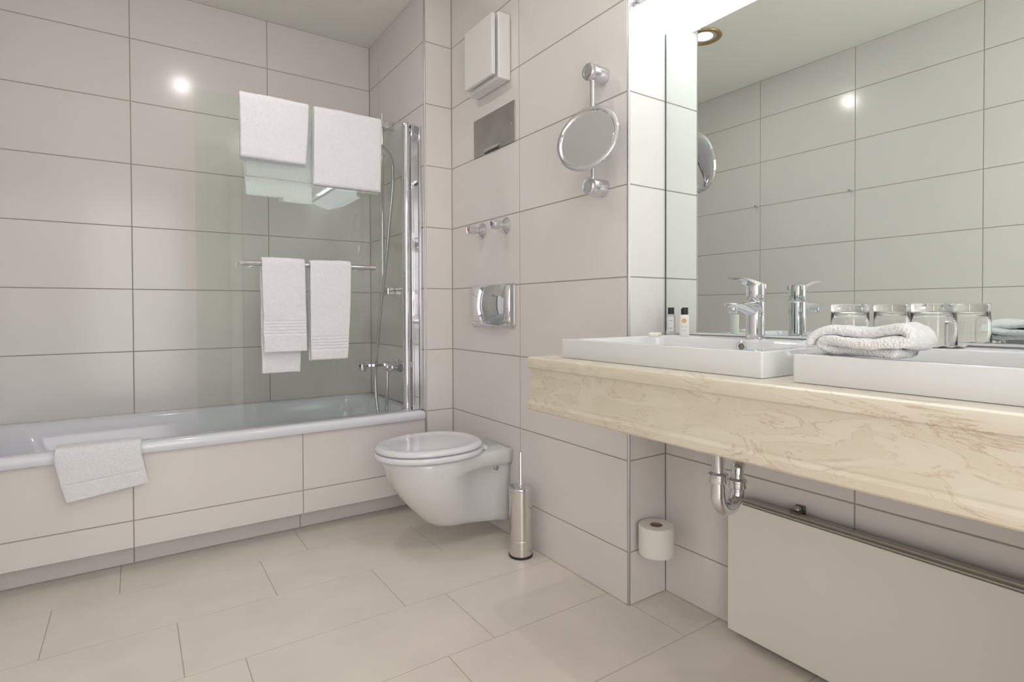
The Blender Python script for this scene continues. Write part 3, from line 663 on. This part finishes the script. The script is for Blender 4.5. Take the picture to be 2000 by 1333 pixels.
def bottle(x, y, rx, ry, h, hc, label, body, clear):
    b = thing('toiletry_bottle', label, 'bottle', (x, y, ZD), 'small black-capped toiletry bottles on the left washbasin')
    a = math.atan2(-y, -x)                           # flat face turned towards the room
    def tf(u, v): return (x+u*math.cos(a+PI/2)+v*math.cos(a), y+u*math.sin(a+PI/2)+v*math.sin(a))
    rr = lambda s, z: [(*tf(p, q), ZD+z) for p, q in rrect(0, 0, rx*s, ry*s, min(rx, ry)*s*.75, 5)]
    hb = h-hc; bm = bmesh.new()
    loft(bm, [rr(.90, 0), rr(1, .0015), rr(1, hb-.002), rr(.97, hb-.0006), rr(.80, hb)]); link('body', bm, body, b, smooth=True)
    bm = bmesh.new(); lathe(bm, [(rx*.70, hb), (rx*.73, hb+.001), (rx*.73, h-.001), (rx*.70, h), (.001, h)], (x, y, ZD), n=28); link('cap', bm, BLACK, b, smooth=True)
    def patch(nm, u0, u1, z0, z1, m, d=.0004, par=b):
        bm = bmesh.new(); v0 = ry+.00005
        ring = [(*tf(u0, v0), ZD+z0), (*tf(u1, v0), ZD+z0), (*tf(u1, v0), ZD+z1), (*tf(u0, v0), ZD+z1)]
        r2 = [(*tf(u0, v0+d), ZD+z0), (*tf(u1, v0+d), ZD+z0), (*tf(u1, v0+d), ZD+z1), (*tf(u0, v0+d), ZD+z1)]
        loft(bm, [ring, r2]); return link(nm, bm, m, par)
    if clear:
        lb = patch('label', -rx*.72, rx*.55, hb*.14, hb*.86, LABEL)
        patch('printed_line', -rx*.5, rx*.35, hb*.66, hb*.69, INK, .0006, lb); patch('printed_line', -rx*.5, rx*.35, hb*.28, hb*.31, INK, .0006, lb)
    else:
        cxu, czu = -rx*.05, hb*.72; bm = bmesh.new(); m_ = 28; k0 = [(cxu+rx*.52*math.cos(2*PI*k/m_), czu+rx*.52*math.sin(2*PI*k/m_)) for k in range(m_)]
        loft(bm, [[(*tf(u, ry+.00005), ZD+z) for u, z in k0], [(*tf(u, ry+.0005), ZD+z) for u, z in k0]]); link('round_emblem', bm, ORANGE, b)
        for zz, w in ((.44, .7), (.26, .62)):
            for k in range(7):
                u0 = -rx*w+2*rx*w*k/7; patch('printed_line', u0, u0+rx*w*.2, hb*zz, hb*zz+.0011, INK, .0005)
bottle(1.462, 1.2328, .0140, .0105, .087, .0215, 'clear toiletry bottle with black cap beside the mirror edge', CLEARB, True)
bottle(1.372, 1.106, .0138, .0115, .083, .0180, 'white toiletry bottle with black cap and round orange emblem', BOTW, False)

# wrapped soap on the left rim
bm = bmesh.new(); a = .5
rings = []
for z, s in ((0, .8), (.001, .95), (.004, 1.03), (.009, 1.02), (.0115, .94), (.0125, .75)):
    rr = []
    for k, (u, v) in enumerate(rrect(0, 0, .021*s, .015*s, .007, 6)):
        w = 1+.05*math.sin(k*2.3)
        rr.append((1.270+(u*math.cos(a)-v*math.sin(a))*w, 1.130+(u*math.sin(a)+v*math.cos(a))*w, ZD+z+.0008*math.sin(k*1.7)*(z > .001)))
    rings.append(rr)
loft(bm, rings)
tag(link('wrapped_soap', bm, SOAP, smooth=True), 'small cream soap in pleated wrapping on the left washbasin rim', 'soap')

# crumpled cloth on the right washbasin
bm = bmesh.new()
Zt = ZD+.0085
pf = [(.402, Zt), (.44, Zt), (.49, Zt+.0005), (.520, Zt+.003), (.530, Zt+.0105), (.520, Zt+.0175), (.49, Zt+.0185), (.45, Zt+.0155), (.41, Zt+.014), (.388, Zt+.0155), (.380, Zt+.023), (.388, Zt+.031), (.41, Zt+.033), (.45, Zt+.0305), (.49, Zt+.033), (.525, Zt+.031), (.546, Zt+.022), (.553, Zt+.008)]
pf = [(p.x, p.y) for p in spline([(a, b, 0) for a, b in pf], 5)]
cloth(bm, pf, lambda s: (.990+.015*math.sin(s*9)+.010*s, 1.185-.02*math.cos(s*7)), .0165, axis=0, amp=.0050, freq=15, seed=41, step=.004, n=40)
for v in bm.verts:
    t_ = (v.co.x-1.09)/.1; v.co.y += -.015+.032*max(0, t_+.3)*(.555-v.co.y)/.15+.008*nz((v.co.x, v.co.y, 0), 11, 8)
    if v.co.z > ZD+.004:
        f = (v.co.z-ZD)/.05; v.co.z = ZD+.004+(v.co.z-ZD-.004)*(1-.28*max(0, t_)**2)
        v.co.z += f*.010*nz((v.co.x, v.co.y, .5), 16, 5)
    if v.co.z < ZD+.0009: v.co.z = ZD+.0009
tag(link('washcloth', bm, TERRYB, smooth='all'), 'crumpled white cloth folded on the corner of the right washbasin', 'cloth')

# little towel hooks on the opposite wall (seen in the mirror)
for y in (2.252, 1.640):
    hk = tag(link('wall_hook', lathed([(.001, 0), (.007, 0), (.007, .003), (.0045, .005), (.0045, .022), (.008, .024), (.008, .030), (.001, .031)], (XL, y, 1.674), (1, 0, 0), n=20), CHROME, smooth=True),
             'small chrome hook knob on the opposite wall, %s in the mirror' % ('left one' if y > 2 else 'right one'), 'hook', 'small chrome hooks on the opposite wall')
